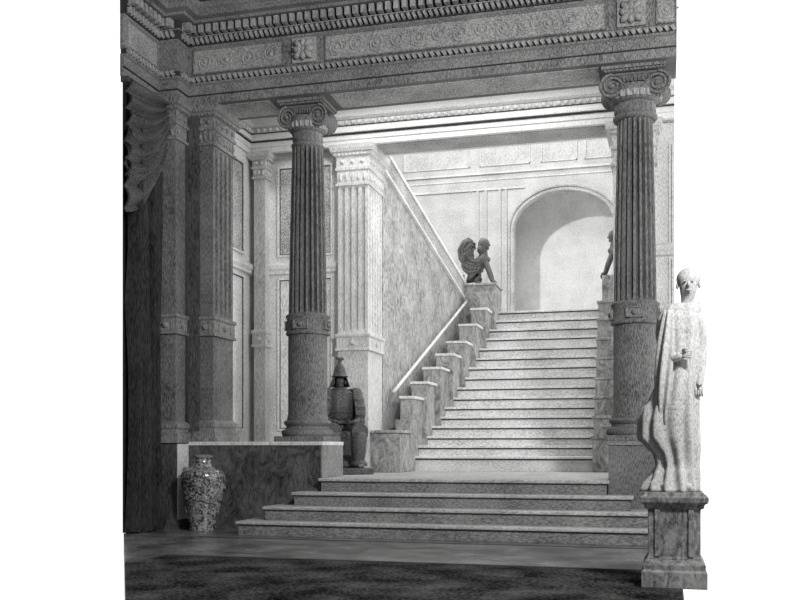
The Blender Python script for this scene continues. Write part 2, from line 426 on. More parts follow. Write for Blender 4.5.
# ------------------------------------------------------------------ walls
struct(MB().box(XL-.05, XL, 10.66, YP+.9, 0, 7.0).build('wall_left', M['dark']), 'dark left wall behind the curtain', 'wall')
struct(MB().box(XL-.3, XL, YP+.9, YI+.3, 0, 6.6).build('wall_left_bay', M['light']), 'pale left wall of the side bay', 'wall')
struct(MB().box(-6.10, -5.95, YP+.05, YP+.12, ZT, ZS).build('wall_return', M['dark']), 'dark wall strip beside the fluted pier', 'wall')
struct(MB().box(XL, -4.897, YI, YI+.3, 0, 6.6).build('wall_inner', M['light']), 'pale panelled inner wall behind the left column', 'wall')
struct(MB().box(-.139, XC, YI, YI+.3, 0, 6.6).build('wall_right', M['light']), 'pale wall beyond the right column', 'wall')
# panels: frame moulding + arabesque field
def wall_panel(name, label, axis, a0, a1, z0, z1, pos, mat, fw=.035):
    t = thing(name, label, 'panel', ((a0+a1)/2, pos, z0) if axis == 'x' else (pos, (a0+a1)/2, z0))
    if axis == 'x':
        MB().box(a0, a1, pos-.008, pos-.001, z0, z1).build('field', mat, t)
        def bar(p, q, r, s): return MB().box(p, q, pos-.04, pos-.001, r, s)
    else:
        MB().box(pos+.001, pos+.008, a0, a1, z0, z1).build('field', mat, t)
        def bar(p, q, r, s): return MB().box(pos+.001, pos+.04, p, q, r, s)
    mb = MB(); g = MB()
    for (p, q, r, s) in ((a0-fw, a1+fw, z0-fw, z0), (a0-fw, a1+fw, z1, z1+fw), (a0-fw, a0, z0, z1), (a1, a1+fw, z0, z1)):
        x = bar(p, q, r, s); mb.add(x.v, x.f)
    for (p, q, r, s) in ((a0, a1, z0, z0+.012), (a0, a1, z1-.012, z1), (a0, a0+.012, z0, z1), (a1-.012, a1, z0, z1)):
        x = bar(p, q, r, s)
        if axis == 'x': x.v = [(v[0], max(v[1], pos-.016), v[2]) for v in x.v]
        else: x.v = [(min(v[0], pos+.016), v[1], v[2]) for v in x.v]
        g.add(x.v, x.f)
    mb.build('frame', M['light'], t, bevel=.006); g.build('inner_line', M['nose'], t)
for (p0, p1, nm) in ((281, 330, 'left column')),:
    pass
xa, xb = X_at(280, YI), X_at(331, YI)
xa2 = X_at(297, YI)
wall_panel('wall_panel', 'upper arabesque panel on the inner wall behind the left column', 'x', xa, xb, 4.12, 5.50, YI, M['lrelief'])
wall_panel('wall_panel', 'lower plain panel on the inner wall behind the left column', 'x', xa, xb, 1.35, 3.72, YI, M['light'])
wall_panel('wall_panel', 'upper arabesque panel on the side wall behind the dark pier', 'y', 12.75, 14.05, 4.12, 5.50, XL, M['lrelief'])
wall_panel('wall_panel', 'lower plain panel on the side wall behind the dark pier', 'y', 12.75, 14.05, 1.35, 3.72, XL, M['light'])
wall_panel('wall_panel', 'upper panel on the narrow wall at the right edge', 'x', X_at(671, YI), XC-.04, 3.95, 5.40, YI, M['light'])
wall_panel('wall_panel', 'lower panel on the narrow wall at the right edge', 'x', X_at(671, YI), XC-.04, 1.35, 3.75, YI, M['light'])
rail = [(0, 3.80), (.05, 3.82), (.05, 3.86), (.07, 3.90), (.07, 3.96), (.03, 3.98), (.0, 4.0)]
struct(MB().sweep(rail, [(XL, 12.5), (XL, YI), (-4.9, YI)]).build('trim_2', M['light']), 'pale dado rail round the side bay', 'rail')
struct(MB().sweep(rail, [(-.14, YI), (XC, YI)]).build('trim_3', M['light']), 'pale dado rail beyond the right column', 'rail')

# ------------------------------------------------------------------ front entablature
YF = YP
PATH = [(XL+.05, 10.5), (XL+.05, 11.36), (-6.08, 11.36), (-6.08, YF), (XC, YF)]
en = thing('entablature', 'grey carved entablature resting on the two dark columns', 'entablature', (-3, YF+.3, ZS))
MB().sweep([(0, ZS), (0, 5.68), (.02, 5.69), (.02, 5.80), (.05, 5.82), (.05, 5.84), (-.72, 5.84), (-.72, ZS)], PATH[3:]).build('architrave', M['entab'], en, bevel=.004)
MB().sweep([(0, ZS), (0, 5.68), (.02, 5.69), (.02, 5.80), (.05, 5.82), (.05, 5.84), (-.04, 5.84), (-.04, ZS)], PATH[:4]).build('architrave_return', M['entab'], en, bevel=.004)
MB().sweep([(-.004, 5.675), (.021, 5.675), (.021, 5.687), (-.004, 5.687)], PATH).build('fascia_groove_shade', M['nose'], en)  # raised dark strip painted as groove shade between the fasciae
rb = MB().sweep([(-.03, 5.84), (.045, 5.84), (.045, 5.90), (-.03, 5.90)], PATH).use(1)   # twisted rope bead
for p, t, n, s in walk(PATH, .075):
    c = Vector((p.x+n.x*.055, p.y+n.y*.055, 5.872)); tt = Vector((t.x, t.y, 0)); nn = Vector((n.x, n.y, 0))
    rb.obox(c, tt*.017+Vector((0, 0, .012)), nn*.03, Vector((0, 0, .024))-tt*.016)
rb.build('rope_moulding', [M['nose'], M['dent']], en)
MB().sweep([(-.25, 5.90), (.03, 5.90), (.03, 5.93), (0, 5.95), (0, 6.28), (.02, 6.30), (.02, 6.33), (-.25, 6.33)], PATH[3:]).build('frieze', M['entab'], en, bevel=.004)
MB().sweep([(-.04, 5.90), (.03, 5.90), (.03, 5.93), (0, 5.95), (0, 6.28), (.02, 6.30), (.02, 6.33), (-.04, 6.33)], PATH[:4]).build('frieze_return', M['entab'], en, bevel=.004)
# frieze panels with scroll relief
def scroll_panel(x0, x1):
    fr = MB()
    for (a, b_, c, d) in ((x0-.02, x1+.02, 5.955, 5.975), (x0-.02, x1+.02, 6.265, 6.285), (x0-.02, x0, 5.975, 6.265), (x1, x1+.02, 5.975, 6.265)):
        fr.box(a, b_, YF-.022, YF-.001, c, d)
    sc = MB().box(x0, x1, YF-.010, YF-.001, 5.975, 6.265).use(1); L = x1-x0; n = max(1, int(L/.26)); s = L/n
    for k in range(n):
        cx = x0+s*(k+.5); h = 1 if k % 2 else -1
        pts, rr = spiral(cx, 6.12+.012*h, YF-.016, .095, 1.8, h, .011, pi*.5+ (0 if h > 0 else pi))
        sc.tube(pts, rr, 6)
        for q in range(3):
            a = q*2.1+k; sc.ball((cx+.12*cos(a), YF-.012, 6.12+.10*sin(a)), .028, .012, .014, 8, 5)
        sc.ball((cx, YF-.016, 6.12), .03, .015, .03, 8, 5)
    p = smooth_by_angle(sc.build('frieze_panel', [M['relief'], M['rosette']], en), 50)
    fr.build('frame', M['entab'], p)
XR1, XR2 = -4.44, -.38
scroll_panel(-5.98, XR1-.30); scroll_panel(XR1+.30, XR2-.30); scroll_panel(XR2+.30, XC-.02)
for xr in (XR1, XR2):
    r = MB().box(xr-.165, xr+.165, YF-.03, YF-.001, 5.96, 6.28).build('rosette', M['relief'], en, bevel=.006)
    pt = MB()
    for k in range(8):
        a = k*pi/4; L = .135 if k % 2 == 0 else .165
        pts = [(xr+cos(a)*q, YF-.045-.02*sin(pi*q/L), 6.12+sin(a)*q) for q in (.02, L*.4, L*.75, L)]
        pt.tube(pts, [.014, .036, .044, .008], 8)
    pt.build('petals', M['dent'], r, smooth=True)
    MB().ball((xr, YF-.06, 6.12), .034, .03, .034).build('centre_boss', M['dent'], r, smooth=True)
# left wall frieze panel
p = MB().box(XL+.051, XL+.06, 10.62, 11.30, 5.975, 6.265).build('frieze_panel', M['relief'], en)
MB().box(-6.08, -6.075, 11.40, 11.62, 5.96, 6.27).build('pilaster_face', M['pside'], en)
# cornice
lb = MB().sweep([(-.04, 6.33), (.04, 6.33), (.05, 6.36), (.06, 6.42), (.06, 6.60), (-.04, 6.60)], PATH).use(1)
for p, t, n, s in walk(PATH, .07):
    c = Vector((p.x+n.x*.06, p.y+n.y*.06, 6.375)); tt = Vector((t.x, t.y, 0)); nn = Vector((n.x, n.y, 0))
    lb.obox(c, tt*.016+Vector((0, 0, .01)), nn*.035, Vector((0, 0, .03))-tt*.014)
dn = lb
for p, t, n, s in walk(PATH, .105):
    q = p+n*.11
    dn.obox((q.x, q.y, 6.49), Vector((t.x, t.y, 0))*.030, Vector((n.x, n.y, 0))*.06, (0, 0, .05))
dn.build('dentil_moulding', [M['nose'], M['dent']], en)
MB().sweep([(0, 6.55), (.20, 6.55), (.22, 6.58), (.30, 6.59), (.30, 6.66), (.33, 6.68), (.36, 6.74), (0, 6.74)], PATH).build('corona', M['entab'], en, bevel=.004)
MB().sweep([(.05, 6.425), (.07, 6.425), (.07, 6.435), (.05, 6.435)], PATH).build('fillet', M['dent'], en)
# soffit panel of the architrave between the columns
def soffit(x0, x1):
    s_ = MB().box(x0, x1, YF+.10, YF+.62, ZS-.006, ZS-.0005).build('soffit_panel', M['lrelief'], en)
soffit(XCL+.42, XCR-.42); soffit(-5.7, XCL-.42)

# ceiling of the front room with deep coffer beams
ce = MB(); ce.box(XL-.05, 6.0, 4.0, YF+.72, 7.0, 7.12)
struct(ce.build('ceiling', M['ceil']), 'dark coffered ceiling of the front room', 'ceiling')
cb = thing('ceiling_coffering', 'dark stepped coffer beams at the top left corner of the ceiling', 'coffering', (-4, 10.5, 6.74))
MB().sweep([(.0, 6.742), (.36, 6.742), (.42, 6.78), (.42, 6.86), (.50, 6.90), (.50, 6.999), (.0, 6.999)], PATH).build('edge_beam', M['ceil'], cb, bevel=.005)
for x in (-5.2, -3.9, -2.6, -1.3):
    MB().box(x-.14, x+.14, 9.6, 11.14, 6.85, 6.998).build('cross_beam', M['ceil'], cb, bevel=.02)

# ------------------------------------------------------------------ inner entablature and bay ceiling
YE = 14.3
IP = [(XL, 12.5), (XL, YE-.0), (XC, YE)]
IP = [(XL+.03, 12.42), (XL+.03, YE), (XC, YE)]
ie = thing('inner_entablature', 'pale entablature spanning the staircase opening behind the columns', 'entablature', (-3, YE+.3, 5.72))
MB().sweep([(0, 5.725), (0, 5.80), (.02, 5.81), (.02, 5.90), (.03, 5.91), (.03, 6.36), (-.7, 6.36), (-.7, 5.725)], [IP[1], IP[2]]).build('architrave', M['lightb'], ie, bevel=.003)
MB().sweep([(0, 5.725), (0, 5.80), (.02, 5.81), (.02, 5.90), (.03, 5.91), (.03, 6.36), (-.02, 6.36), (-.02, 5.725)], [IP[0], IP[1]]).build('architrave_return', M['lightb'], ie, bevel=.003)
MB().sweep([(0, 5.90), (.07, 5.91), (.075, 5.94), (.03, 5.95)], IP).build('fillet', M['lightb'], ie)
MB().sweep([(0, 5.885), (.045, 5.885), (.045, 5.90), (0, 5.90)], IP).build('fascia_groove_shade', M['nose'], ie)  # dark strip standing in for shade under the fillet
MB().sweep([(.0, 6.015), (.045, 6.015), (.045, 6.025), (0, 6.025)], IP).build('bead_groove_shade', M['nose'], ie)  # dark strip standing in for shade below the beads
eb = MB().sweep([(0, 6.03), (.035, 6.03), (.035, 6.10), (0, 6.10)], IP)
for p, t, n, s in walk(IP, .105):
    q = p+n*.05; eb.ball((q.x, q.y, 6.065), .035, .035, .035, 10, 6)
smooth_by_angle(eb.build('bead_moulding', M['light'], ie), 50)
MB().sweep([(0, 6.11), (.06, 6.11), (.10, 6.14), (.10, 6.16), (0, 6.17)], IP).build('cornice', M['light'], ie)
MB().sweep([(-.6, 5.718), (-.08, 5.718), (-.08, 5.7245), (-.6, 5.7245)], [IP[1], IP[2]]).build('soffit_panel', M['lrelief'], ie)
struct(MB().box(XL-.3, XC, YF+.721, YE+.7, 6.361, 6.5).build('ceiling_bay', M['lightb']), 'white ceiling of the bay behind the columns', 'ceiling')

# ------------------------------------------------------------------ upper flight
NS = 16; ys = [456,445.5,436,426,416.5,407,397.5,387.5,377.5,367.5,358,348.5,338.5,329.5,320.5,311.5]
fl = thing('stair_flight', 'white marble staircase of sixteen steps climbing to the upper hall', 'staircase', (-2.5, 15.4, ZL))
prev = ZL; steps = []
for k in range(NS):
    Y = 15.4+.33*k; f = k/(NS-1)
    xl = X_at(412+88*f, Y); xr = X_at(592.5+6*f, Y); z = Z_at(ys[k], xl, Y)
    steps.append((Y, xl, xr, z))
for k, (Y, xl, xr, z) in enumerate(steps):
    yb = Y+.33+.1 if k < NS-1 else Y+.6
    xl2 = xl; zprev = ZL if k == 0 else steps[k-1][3]
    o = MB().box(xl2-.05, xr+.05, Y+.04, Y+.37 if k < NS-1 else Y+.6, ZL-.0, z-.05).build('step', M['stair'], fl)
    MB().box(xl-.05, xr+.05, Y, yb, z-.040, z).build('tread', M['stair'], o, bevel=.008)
    MB().box(xl-.05, xr+.05, Y+.016, yb, z-.062, z-.041).build('painted_nosing_shadow', M['nose'], o)  # shade below the tread edge, painted as a dark strip
ZU = steps[-1][3]; YU = steps[-1][0]
struct(MB().box(-7.6, .0, YU+.6, 28.0, ZU-.25, ZU).build('floor_upper', M['back']), 'white floor of the upper hall', 'floor')

# parapets: stepped marble blocks
def zstep(Y):
    k = int((Y-15.4)/.33); k = max(0, min(NS-1, k)); return steps[k][3] if Y >= 15.4 else ZL
def interp(Y, i):
    f = max(0, min(1, (Y-15.4)/(.33*(NS-1)))); return steps[0][i]+(steps[-1][i]-steps[0][i])*f
pl = thing('stepped_parapet', 'stepped grey marble parapet left of the staircase under the winged sphinx', 'parapet', (-4.1, 15.4, ZL))
# front left corner and top height of each block read from the drawing: (px, py)
bl = [(400, 396), (411, 381.5), (423, 367), (436, 353.5), (447, 341), (459, 324), (471, 308)]
nY = [15.35+.66*i for i in range(8)]
for i, (px, py) in enumerate(bl):
    Y0 = nY[i]; Y1 = nY[i]+.70; xl = X_at(px, Y0); xr = interp(Y0, 1)+.0; z = Z_at(py, xl, Y0)
    bot = max(ZL+.001, zstep(Y0)-.45)
    b_ = MB().box(xl, xr+.02, Y0+.02, Y1, bot, z-.05).build('block', M['block'], pl, bevel=.008)
    MB().box(xl-.02, xr+.05, Y0, Y1, z-.045, z).build('coping', M['stair'], b_, bevel=.006)
# bottom newel
nw = MB().box(-4.405, -3.93, 14.42, 15.07, ZL+.001, 1.27).build('newel_block', M['block'], pl, bevel=.01)
MB().box(-4.405, -3.90, 14.39, 15.075, 1.275, 1.32).build('coping', M['block'], nw, bevel=.006)
nw2 = MB().box(-4.19, -3.93, 15.08, 15.37, ZL+.001, 1.50).build('newel_block', M['block'], pl, bevel=.01)
# pedestal for the sphinx at the head of the flight
YPd = 19.9; xs0 = X_at(463, YPd); xs1 = X_at(496, YPd); zs0 = Z_at(284, xs0, YPd)
sp = MB().box(xs0, xs1-.02, YPd, YPd+.85, ZU-.7, zs0-.05).build('sphinx_pedestal', M['block'], pl, bevel=.01)
MB().box(xs0-.02, xs1+.01, YPd-.03, YPd+.88, zs0-.045, zs0).build('coping', M['block'], sp, bevel=.008)
# right parapet
pr = thing('stepped_parapet', 'stepped grey marble parapet right of the staircase, behind the right column', 'parapet', (-1.0, 15.4, ZL))
for i in range(8):
    Y0 = nY[i]; xl = interp(Y0, 2); z = zstep(Y0+.3)+.32
    b_ = MB().box(xl, xl+.52, Y0+.02, Y0+.70, max(ZL+.001, zstep(Y0)-.45), z-.05).build('block', M['block'], pr, bevel=.008)
    MB().box(xl-.03, xl+.54, Y0, Y0+.70, z-.045, z).build('coping', M['block'], b_, bevel=.006)
xr0 = X_at(601, 20.3)
MB().box(xr0, xr0+.75, 20.64, 21.4, ZU-.7, ZU+.72).build('sphinx_pedestal', M['block'], pr, bevel=.01)

# stair side wall (left), with sloped rail
xw0, yw0 = X_at(383, 15.08), 15.08
xw1, yw1 = X_at(464, 20.0), 20.0
zt0 = Z_at(150, xw0, yw0); zt1 = Z_at(284, xw1, yw1)
sw = MB()
dx, dy = xw1-xw0, yw1-yw0
sw.add([(xw0, yw0, ZL), (xw1, yw1, ZL), (xw1, yw1, zt1), (xw0, yw0, zt0),
        (xw0-.4, yw0, ZL), (xw1-.4, yw1, ZL), (xw1-.4, yw1, zt1), (xw0-.4, yw0, zt0)],
       [(0,1,2,3),(4,7,6,5),(0,4,5,1),(1,5,6,2),(2,6,7,3),(3,7,4,0)])
struct(sw.build('wall_stair', M['swall']), 'grey veined marble wall on the left of the staircase', 'wall')
cw = MB(); e = .03
def wp(f, z, o=0): return (xw0+dx*f+o, yw0+dy*f, z)
for (o0, o1, w0, w1, mat, nm, kk) in ((-.42, .05, -.02, .05, 'stair', 'trim_4', 'pale coping edge along the top of the stair wall'),
                                   (.0, .03, -.30, -.03, 'lrelief', 'trim_5', 'carved band under the coping of the stair wall'),
                                   (.0, .05, -.35, -.305, 'stair', 'trim_6', 'pale fillet under the carved band of the stair wall')):
    c = MB()
    c.add([wp(0, zt0+w0, o0), wp(1, zt1+w0, o0), wp(1, zt1+w1, o0), wp(0, zt0+w1, o0), wp(0, zt0+w0, o1), wp(1, zt1+w0, o1), wp(1, zt1+w1, o1), wp(0, zt0+w1, o1)],
          [(0,1,2,3),(4,7,6,5),(0,4,5,1),(1,5,6,2),(2,6,7,3),(3,7,4,0)])
    struct(c.build(nm, M[mat]), kk, 'trim')
# handrail following the flight
hr = thing('handrail', 'slim pale handrail climbing the veined marble stair wall', 'handrail', (xw0+.1, yw0, 1.8))
fa = (15.3-yw0)/dy
h0 = (xw0+.10+dx*fa, 15.3); z0h = Z_at(392, h0[0], h0[1]); 
h1 = (xw1+.08, yw1-.08); z1h = Z_at(301, h1[0], h1[1])
hp = [(h0[0]+(h1[0]-h0[0])*i/10, h0[1]+(h1[1]-h0[1])*i/10, z0h+(z1h-z0h)*i/10) for i in range(11)]
MB().tube(hp, .027, 10).build('rail', M['stair'], hr, smooth=True)
for i in (1, 3, 5, 7, 9):
    x, y, z = hp[i]; MB().tube([(x, y, z), (x-.05, y, z-.05), (x-.085, y, z-.05)], .012, 8).build('bracket', M['bronze'], hr)
# upright moulding at the head of the wall, between coping and rail
MB().box(xw1-.02, xw1+.05, yw1-.07, yw1, z1h, zt1).build('end_post', M['stair'], hr)

# ------------------------------------------------------------------ back wall with arch
YB = 26.0; ax0, ax1 = X_at(514, YB), X_at(614, YB); acx = (ax0+ax1)/2; ahw = (ax1-ax0)/2
zsp, zcr = Z_at(226, acx, YB), Z_at(190, acx, YB); ztop = 9.9
def arch(hw, zs_, zc, n=28): return [(acx-hw*cos(pi*i/n), zs_+(zc-zs_)*sin(pi*i/n)) for i in range(n+1)]
wb = MB(); ap = arch(ahw, zsp, zcr); XB0, XB1 = -7.9, .0
wb.box(XB0, ax0, YB, YB+.25, ZU, ztop); wb.box(ax1, XB1, YB, YB+.25, ZU, ztop)
for i in range(len(ap)-1):
    (a, za), (b_, zb) = ap[i], ap[i+1]
    wb.add([(a, YB, za), (b_, YB, zb), (b_, YB, ztop), (a, YB, ztop), (a, YB+.25, za), (b_, YB+.25, zb), (b_, YB+.25, ztop), (a, YB+.25, ztop)],
           [(0,1,2,3),(4,7,6,5),(0,4,5,1),(3,2,6,7)])
struct(wb.build('wall_back', M['back']), 'white end wall of the upper hall with a wide arch', 'wall')
struct(MB().box(XB0, XB1, 27.3, 27.5, ZU, ztop).build('wall_recess', M['recess']), 'white wall seen inside the arch', 'wall')
tr = MB()
for (w0, w1, ou) in ((.0, .03, .03), (.10, .14, .05)):
    a1 = [(ax0-w0, ZU+.0)]+arch(ahw+w0, zsp, zcr+w0)+[(ax1+w0, ZU)]; a2 = [(ax0-w1, ZU)]+arch(ahw+w1, zsp, zcr+w1)+[(ax1+w1, ZU)]
    rings = [[(p[0], YB, p[1]), (p[0], YB-ou, p[1]), (q[0], YB-ou, q[1]), (q[0], YB, q[1])] for p, q in zip(a1, a2)]
    tr.loft(rings)
struct(tr.build('trim_7', M['lrelief']), 'moulded edge of the arch', 'trim')
# horizontal mouldings and panels on the back wall
def bandX(z, h, ou, nm, lab, m='light'):
    struct(MB().box(XB0, XB1, YB-ou, YB, z, z+h).build(nm, M[m]), lab, 'trim')
z1b = Z_at(173, -4, YB); bandX(z1b, .05, .07, 'trim_8', 'upper string moulding across the white end wall', 'pier')
bandX(z1b-.16, .03, .03, 'trim_9', 'thin fillet under the upper string moulding of the end wall', 'pier')
z2b = Z_at(189, -4, YB)
struct(MB().box(XB0, ax0+.3, YB-.05, YB, z2b, z2b+.05).build('trim_10', M['pier']), 'lower string moulding left of the arch', 'trim')
for i, (p0, p1) in enumerate(((404, 470), (480, 530), (541, 577), (585, 612))):
    a, b_ = X_at(p0, YB), X_at(p1, YB)
    q = thing('wall_panel', ['wide shallow panel high on the end wall above the stair wall coping', 'shallow panel high on the end wall, left of the framed one', 'framed shallow panel high on the end wall above the arch crown', 'shallow panel high on the end wall beside the right column'][i], 'panel', ((a+b_)/2, YB, z1b+.15))
    fr = MB(); za, zb = z1b+.22, z1b+.85
    for (u, v, w, x) in ((a, b_, za, za+.03), (a, b_, zb-.03, zb), (a, a+.03, za, zb), (b_-.03, b_, za, zb)): fr.box(u, v, YB-.04, YB-.001, w, x)
    fr.build('frame', M['pier'], q, bevel=.004); MB().box(a+.03, b_-.03, YB-.008, YB-.001, za+.03, zb-.03).build('field', M['back'], q)
for i, p0 in enumerate((478, 486, 500, 506)):
    a = X_at(p0, YB)
    struct(MB().box(a-.03, a+.03, YB-.05, YB, ZU, z2b).build('trim_%d' % (11+i), M['back']), 'slim vertical strip on the end wall left of the arch, strip %s' % ('nearest the sphinx', 'second from the sphinx', 'second from the arch', 'nearest the arch')[i], 'trim')

# ------------------------------------------------------------------ curtain
cu = thing('curtain', 'dark velvet curtain with a swagged valance on the left wall', 'curtain', (XL+.05, 10.95, 0))
def pleats(y0, y1, z0, z1, amp, n, x, seed):
    rnd = random.Random(seed); ph = [rnd.uniform(-.5, .5) for _ in range(6)]
    N = 90; rows = []
    for j in range(15):
        f = j/14; z = z0+(z1-z0)*f; r = []
        for i in range(N+1):
            s = i/N; y = y0+(y1-y0)*s
            a = amp*(.75+.25*sin(5*s+ph[0]+f*2))
            r.append((x+a*abs(sin(pi*n*s+.6*sin(3*s*pi+ph[1])+.2*sin(f*6+ph[2])))**.8, y, z))
        rows.append(r)
    return rows
d1 = pleats(10.57, 11.29, .02, 4.95, .22, 4, XL+.03, 3)
back_ = [[(XL+.012, p[1], p[2]) for p in r] for r in d1]
mb = MB(); mb.loft(d1, closed=False, caps=False); mb.loft(back_, closed=False, caps=False)
mb.build('drape', M['drape'], cu, smooth=True)
d2 = pleats(11.0, 11.30, .6, 4.6, .10, 3, XL+.10, 8)
mb = MB(); mb.loft(d2, closed=False, caps=False); mb.loft([[(p[0]-.02, p[1], p[2]) for p in r] for r in d2], closed=False, caps=False)
mb.build('gathered_drape', M['drape'], cu, smooth=True)
# swag: nested folds gathered at the pilaster and sagging towards the left
def swag_sheet(name, zr0, zr1, zl0, zl1, sag0, sag1, nf, x0, amp):
    amp *= 1.6
    rows = []; N = 36; J = 72
    for j in range(J+1):
        g = j/J; r = []
        for i in range(N+1):
            s_ = i/N; y = 11.30-.93*s_
            z = (zr0+(zr1-zr0)*g)*(1-s_)+(zl0+(zl1-zl0)*g)*s_-(sag0+(sag1-sag0)*g)*sin(pi*min(1, s_*.8+.0))
            x = XL+x0+.03*sin(pi*s_)+amp*(.75+.4*s_*(1-s_))*abs(sin(pi*nf*g+.6*s_))
            r.append((x, y, z))
        rows.append(r)
    mb = MB(); mb.loft(rows, closed=False, caps=False); mb.loft([[(p[0]-.02, p[1], p[2]) for p in r] for r in rows], closed=False, caps=False)
    return mb.build(name, M['swag'], cu, smooth=True)
swag_sheet('swag', 5.52, 5.12, 5.50, 4.50, .02, .36, 6, .17, .07)
swag_sheet('swag', 5.15, 4.85, 5.0, 4.05, .10, .30, 4, .15, .06)
MB().box(XL+.02, XL+.12, 10.5, 11.27, 5.50, 5.565).build('pelmet_rail', M['dark'], cu)
# puddled hem
hm = MB()
for i in range(7):
    y = 10.7+.095*i; hm.ball((XL+.12+.03*(i % 2), y, .10), .085, .06, .10+.05*(i % 3), 12, 8)
hm.build('gathered_hem', M['drape'], cu, smooth=True)

# ------------------------------------------------------------------ vase
vx, vy = X_at(203, 11.28), 11.28
va = thing('vase', 'tall patterned porcelain vase standing on the floor by the plinth wall', 'vase', (vx, vy, 0))
smooth_by_angle(MB().lathe([(0,.0),(.165,.0),(.172,.02),(.165,.045),(.175,.10),(.215,.24),(.25,.40),(.268,.54),(.278,.64),(.276,.71),(.262,.745),(.215,.775),(.15,.80),(.12,.83),
    (.105,.88),(.10,.915),(.112,.93),(0,.93)], (0,0,0), 64).build('body', M['vase'], va, world=False), 60)
smooth_by_angle(MB().lathe([(0,.925),(.12,.925),(.125,.94),(.12,.955),(.10,.96),(.0,.965)], seg=48).build('lip', M['ped'], va, world=False), 50)
dr = MB()                                  # dragon winding round the body
pts = []; rr = []
for i in range(90):
    f = i/89; a = -pi*.95+f*4.6; z = .18+.48*f+.05*sin(f*22); R = .175+(z-.1)*.26 if z < .5 else .268-.02*(z-.55)
    R = min(R+.004, .275); pts.append((R*cos(a), R*sin(a), z)); rr.append(.018*(1-.6*abs(2*f-1)**2))
dr.tube(pts, rr, 8)
for i in range(6, 84, 6):
    p = Vector(pts[i]); n = Vector((p.x, p.y, 0)).normalized(); dr.ball(p+Vector((0,0,.03)), .014, .014, .03, 8, 5)
dr.build('dragon_relief', M['ped'], va, world=False, smooth=True)
# small lion mask handles at the shoulder
for s_ in (-1, 1):
    a = -pi/2+.3+s_*1.25; h = MB(); h.tube([(.255*cos(a), .255*sin(a), .70), (.30*cos(a), .30*sin(a), .69), (.30*cos(a), .30*sin(a), .63), (.27*cos(a), .27*sin(a), .62)], .014, 8)
    h.build('handle', M['ped'], va, world=False, smooth=True)

# ------------------------------------------------------------------ skinned figures
def skin(name, verts, edges, root_i, mat, root, sub=2, smooth=True):
    me = bpy.data.meshes.new(name); me.from_pydata([v[:3] for v in verts], edges, [])
    o = bpy.data.objects.new(name, me); C.objects.link(o); o.parent = root
    s = o.modifiers.new('skin', 'SKIN'); s.use_smooth_shade = smooth
    sv = me.skin_vertices[0].data if me.skin_vertices else None
    if sv is None:
        bm = bmesh.new(); bm.from_mesh(me); bm.verts.layers.skin.verify(); bm.to_mesh(me); bm.free(); sv = me.skin_vertices[0].data
    for i, v in enumerate(verts):
        r = v[3]; sv[i].radius = (r, r) if not isinstance(r, tuple) else r
        sv[i].use_root = (i == root_i)
    q = o.modifiers.new('sub', 'SUBSURF'); q.levels = sub; q.render_levels = sub
    me.materials.append(mat); return o

# seated armoured figure ( local: faces -y )
fx, fy = X_at(339.5, 13.6), 13.6
fg = thing('seated_statue', 'dark seated figure in armour and tall crested helmet beside the left column', 'statue', (fx, fy, ZL), radians(32))
MB().box(-.36, .36, -.62, .34, .0, .09).build('base_slab', M['bronze'], fg, world=False, bevel=.01)
stl = MB().box(-.24, .24, -.16, .28, .09, .52).build('stool', M['bronze'], fg, world=False, bevel=.03)
V = [(0,.06,.62,.15), (0,.05,.82,.14), (0,.02,1.04,.16), (0,0,1.18,.10), (0,-.01,1.27,.05), (0,-.03,1.34,.07), (0,-.035,1.42,.07),
     (.19,.01,1.10,.075), (.29,-.02,.88,.058), (.20,-.24,.76,.042), (.11,-.34,.75,.035),
     (-.19,.01,1.10,.075), (-.29,-.02,.88,.058), (-.20,-.24,.76,.042), (-.11,-.34,.75,.035),
     (.13,-.02,.60,.12), (.19,-.40,.60,.088), (.19,-.41,.30,.068), (.19,-.38,.15,.045), (.20,-.54,.12,.035),
     (-.13,-.02,.60,.12), (-.19,-.40,.60,.088), (-.19,-.41,.30,.068), (-.19,-.38,.15,.045), (-.20,-.54,.12,.035)]
E = [(0,1),(1,2),(2,3),(3,4),(4,5),(5,6),(2,7),(7,8),(8,9),(9,10),(2,11),(11,12),(12,13),(13,14),(0,15),(15,16),(16,17),(17,18),(18,19),(0,20),(20,21),(21,22),(22,23),(23,24)]
body = skin('body', V, E, 0, M['bronze'], fg)
hd = MB()                                  # five fingers on each hand resting on the lap
for s_ in (-1, 1):
    for k in range(4):
        x = s_*(.125-.022*k); hd.tube([(x, -.33, .76), (x-s_*.004, -.375, .762), (x-s_*.006, -.40, .74), (x-s_*.006, -.405, .715)], [.011, .0105, .010, .008], 7)
    hd.tube([(s_*.08, -.31, .775), (s_*.055, -.335, .785), (s_*.045, -.365, .775)], [.013, .012, .009], 7)
hd.build('fingers', M['bronze'], body, world=False, smooth=True)
# helmet with flared neck guard and finial
smooth_by_angle(MB().lathe([(0,1.42),(.115,1.42),(.13,1.43),(.10,1.45),(.092,1.50),(.075,1.56),(.05,1.60),(.03,1.62),(.022,1.64),(.03,1.65),(.02,1.665),(0,1.67)], (0,-.02,0), 32).build('helmet', M['bronze'], fg, world=False), 50)
ng = MB(); rows = []
for i in range(8):
    f = i/7; rows.append([((.10+.055*f)*cos(a), -.02+(.10+.055*f)*sin(a), 1.43-.15*f) for a in [radians(-35+250*k/24) for k in range(25)]])
ng.loft(rows, closed=False, caps=False); ng.loft([[(p[0]*.95, p[1]*.95, p[2]-.005) for p in r] for r in rows], closed=False, caps=False)
ng.build('neck_guard', M['bronze'], fg, world=False, smooth=True)
pm = MB(); pm.ball((.01,-.02,1.69), .06, .03, .028); pm.ball((-.035,-.02,1.70), .03, .02, .02)
pm.build('crest', M['bronze'], fg, world=False, smooth=True)
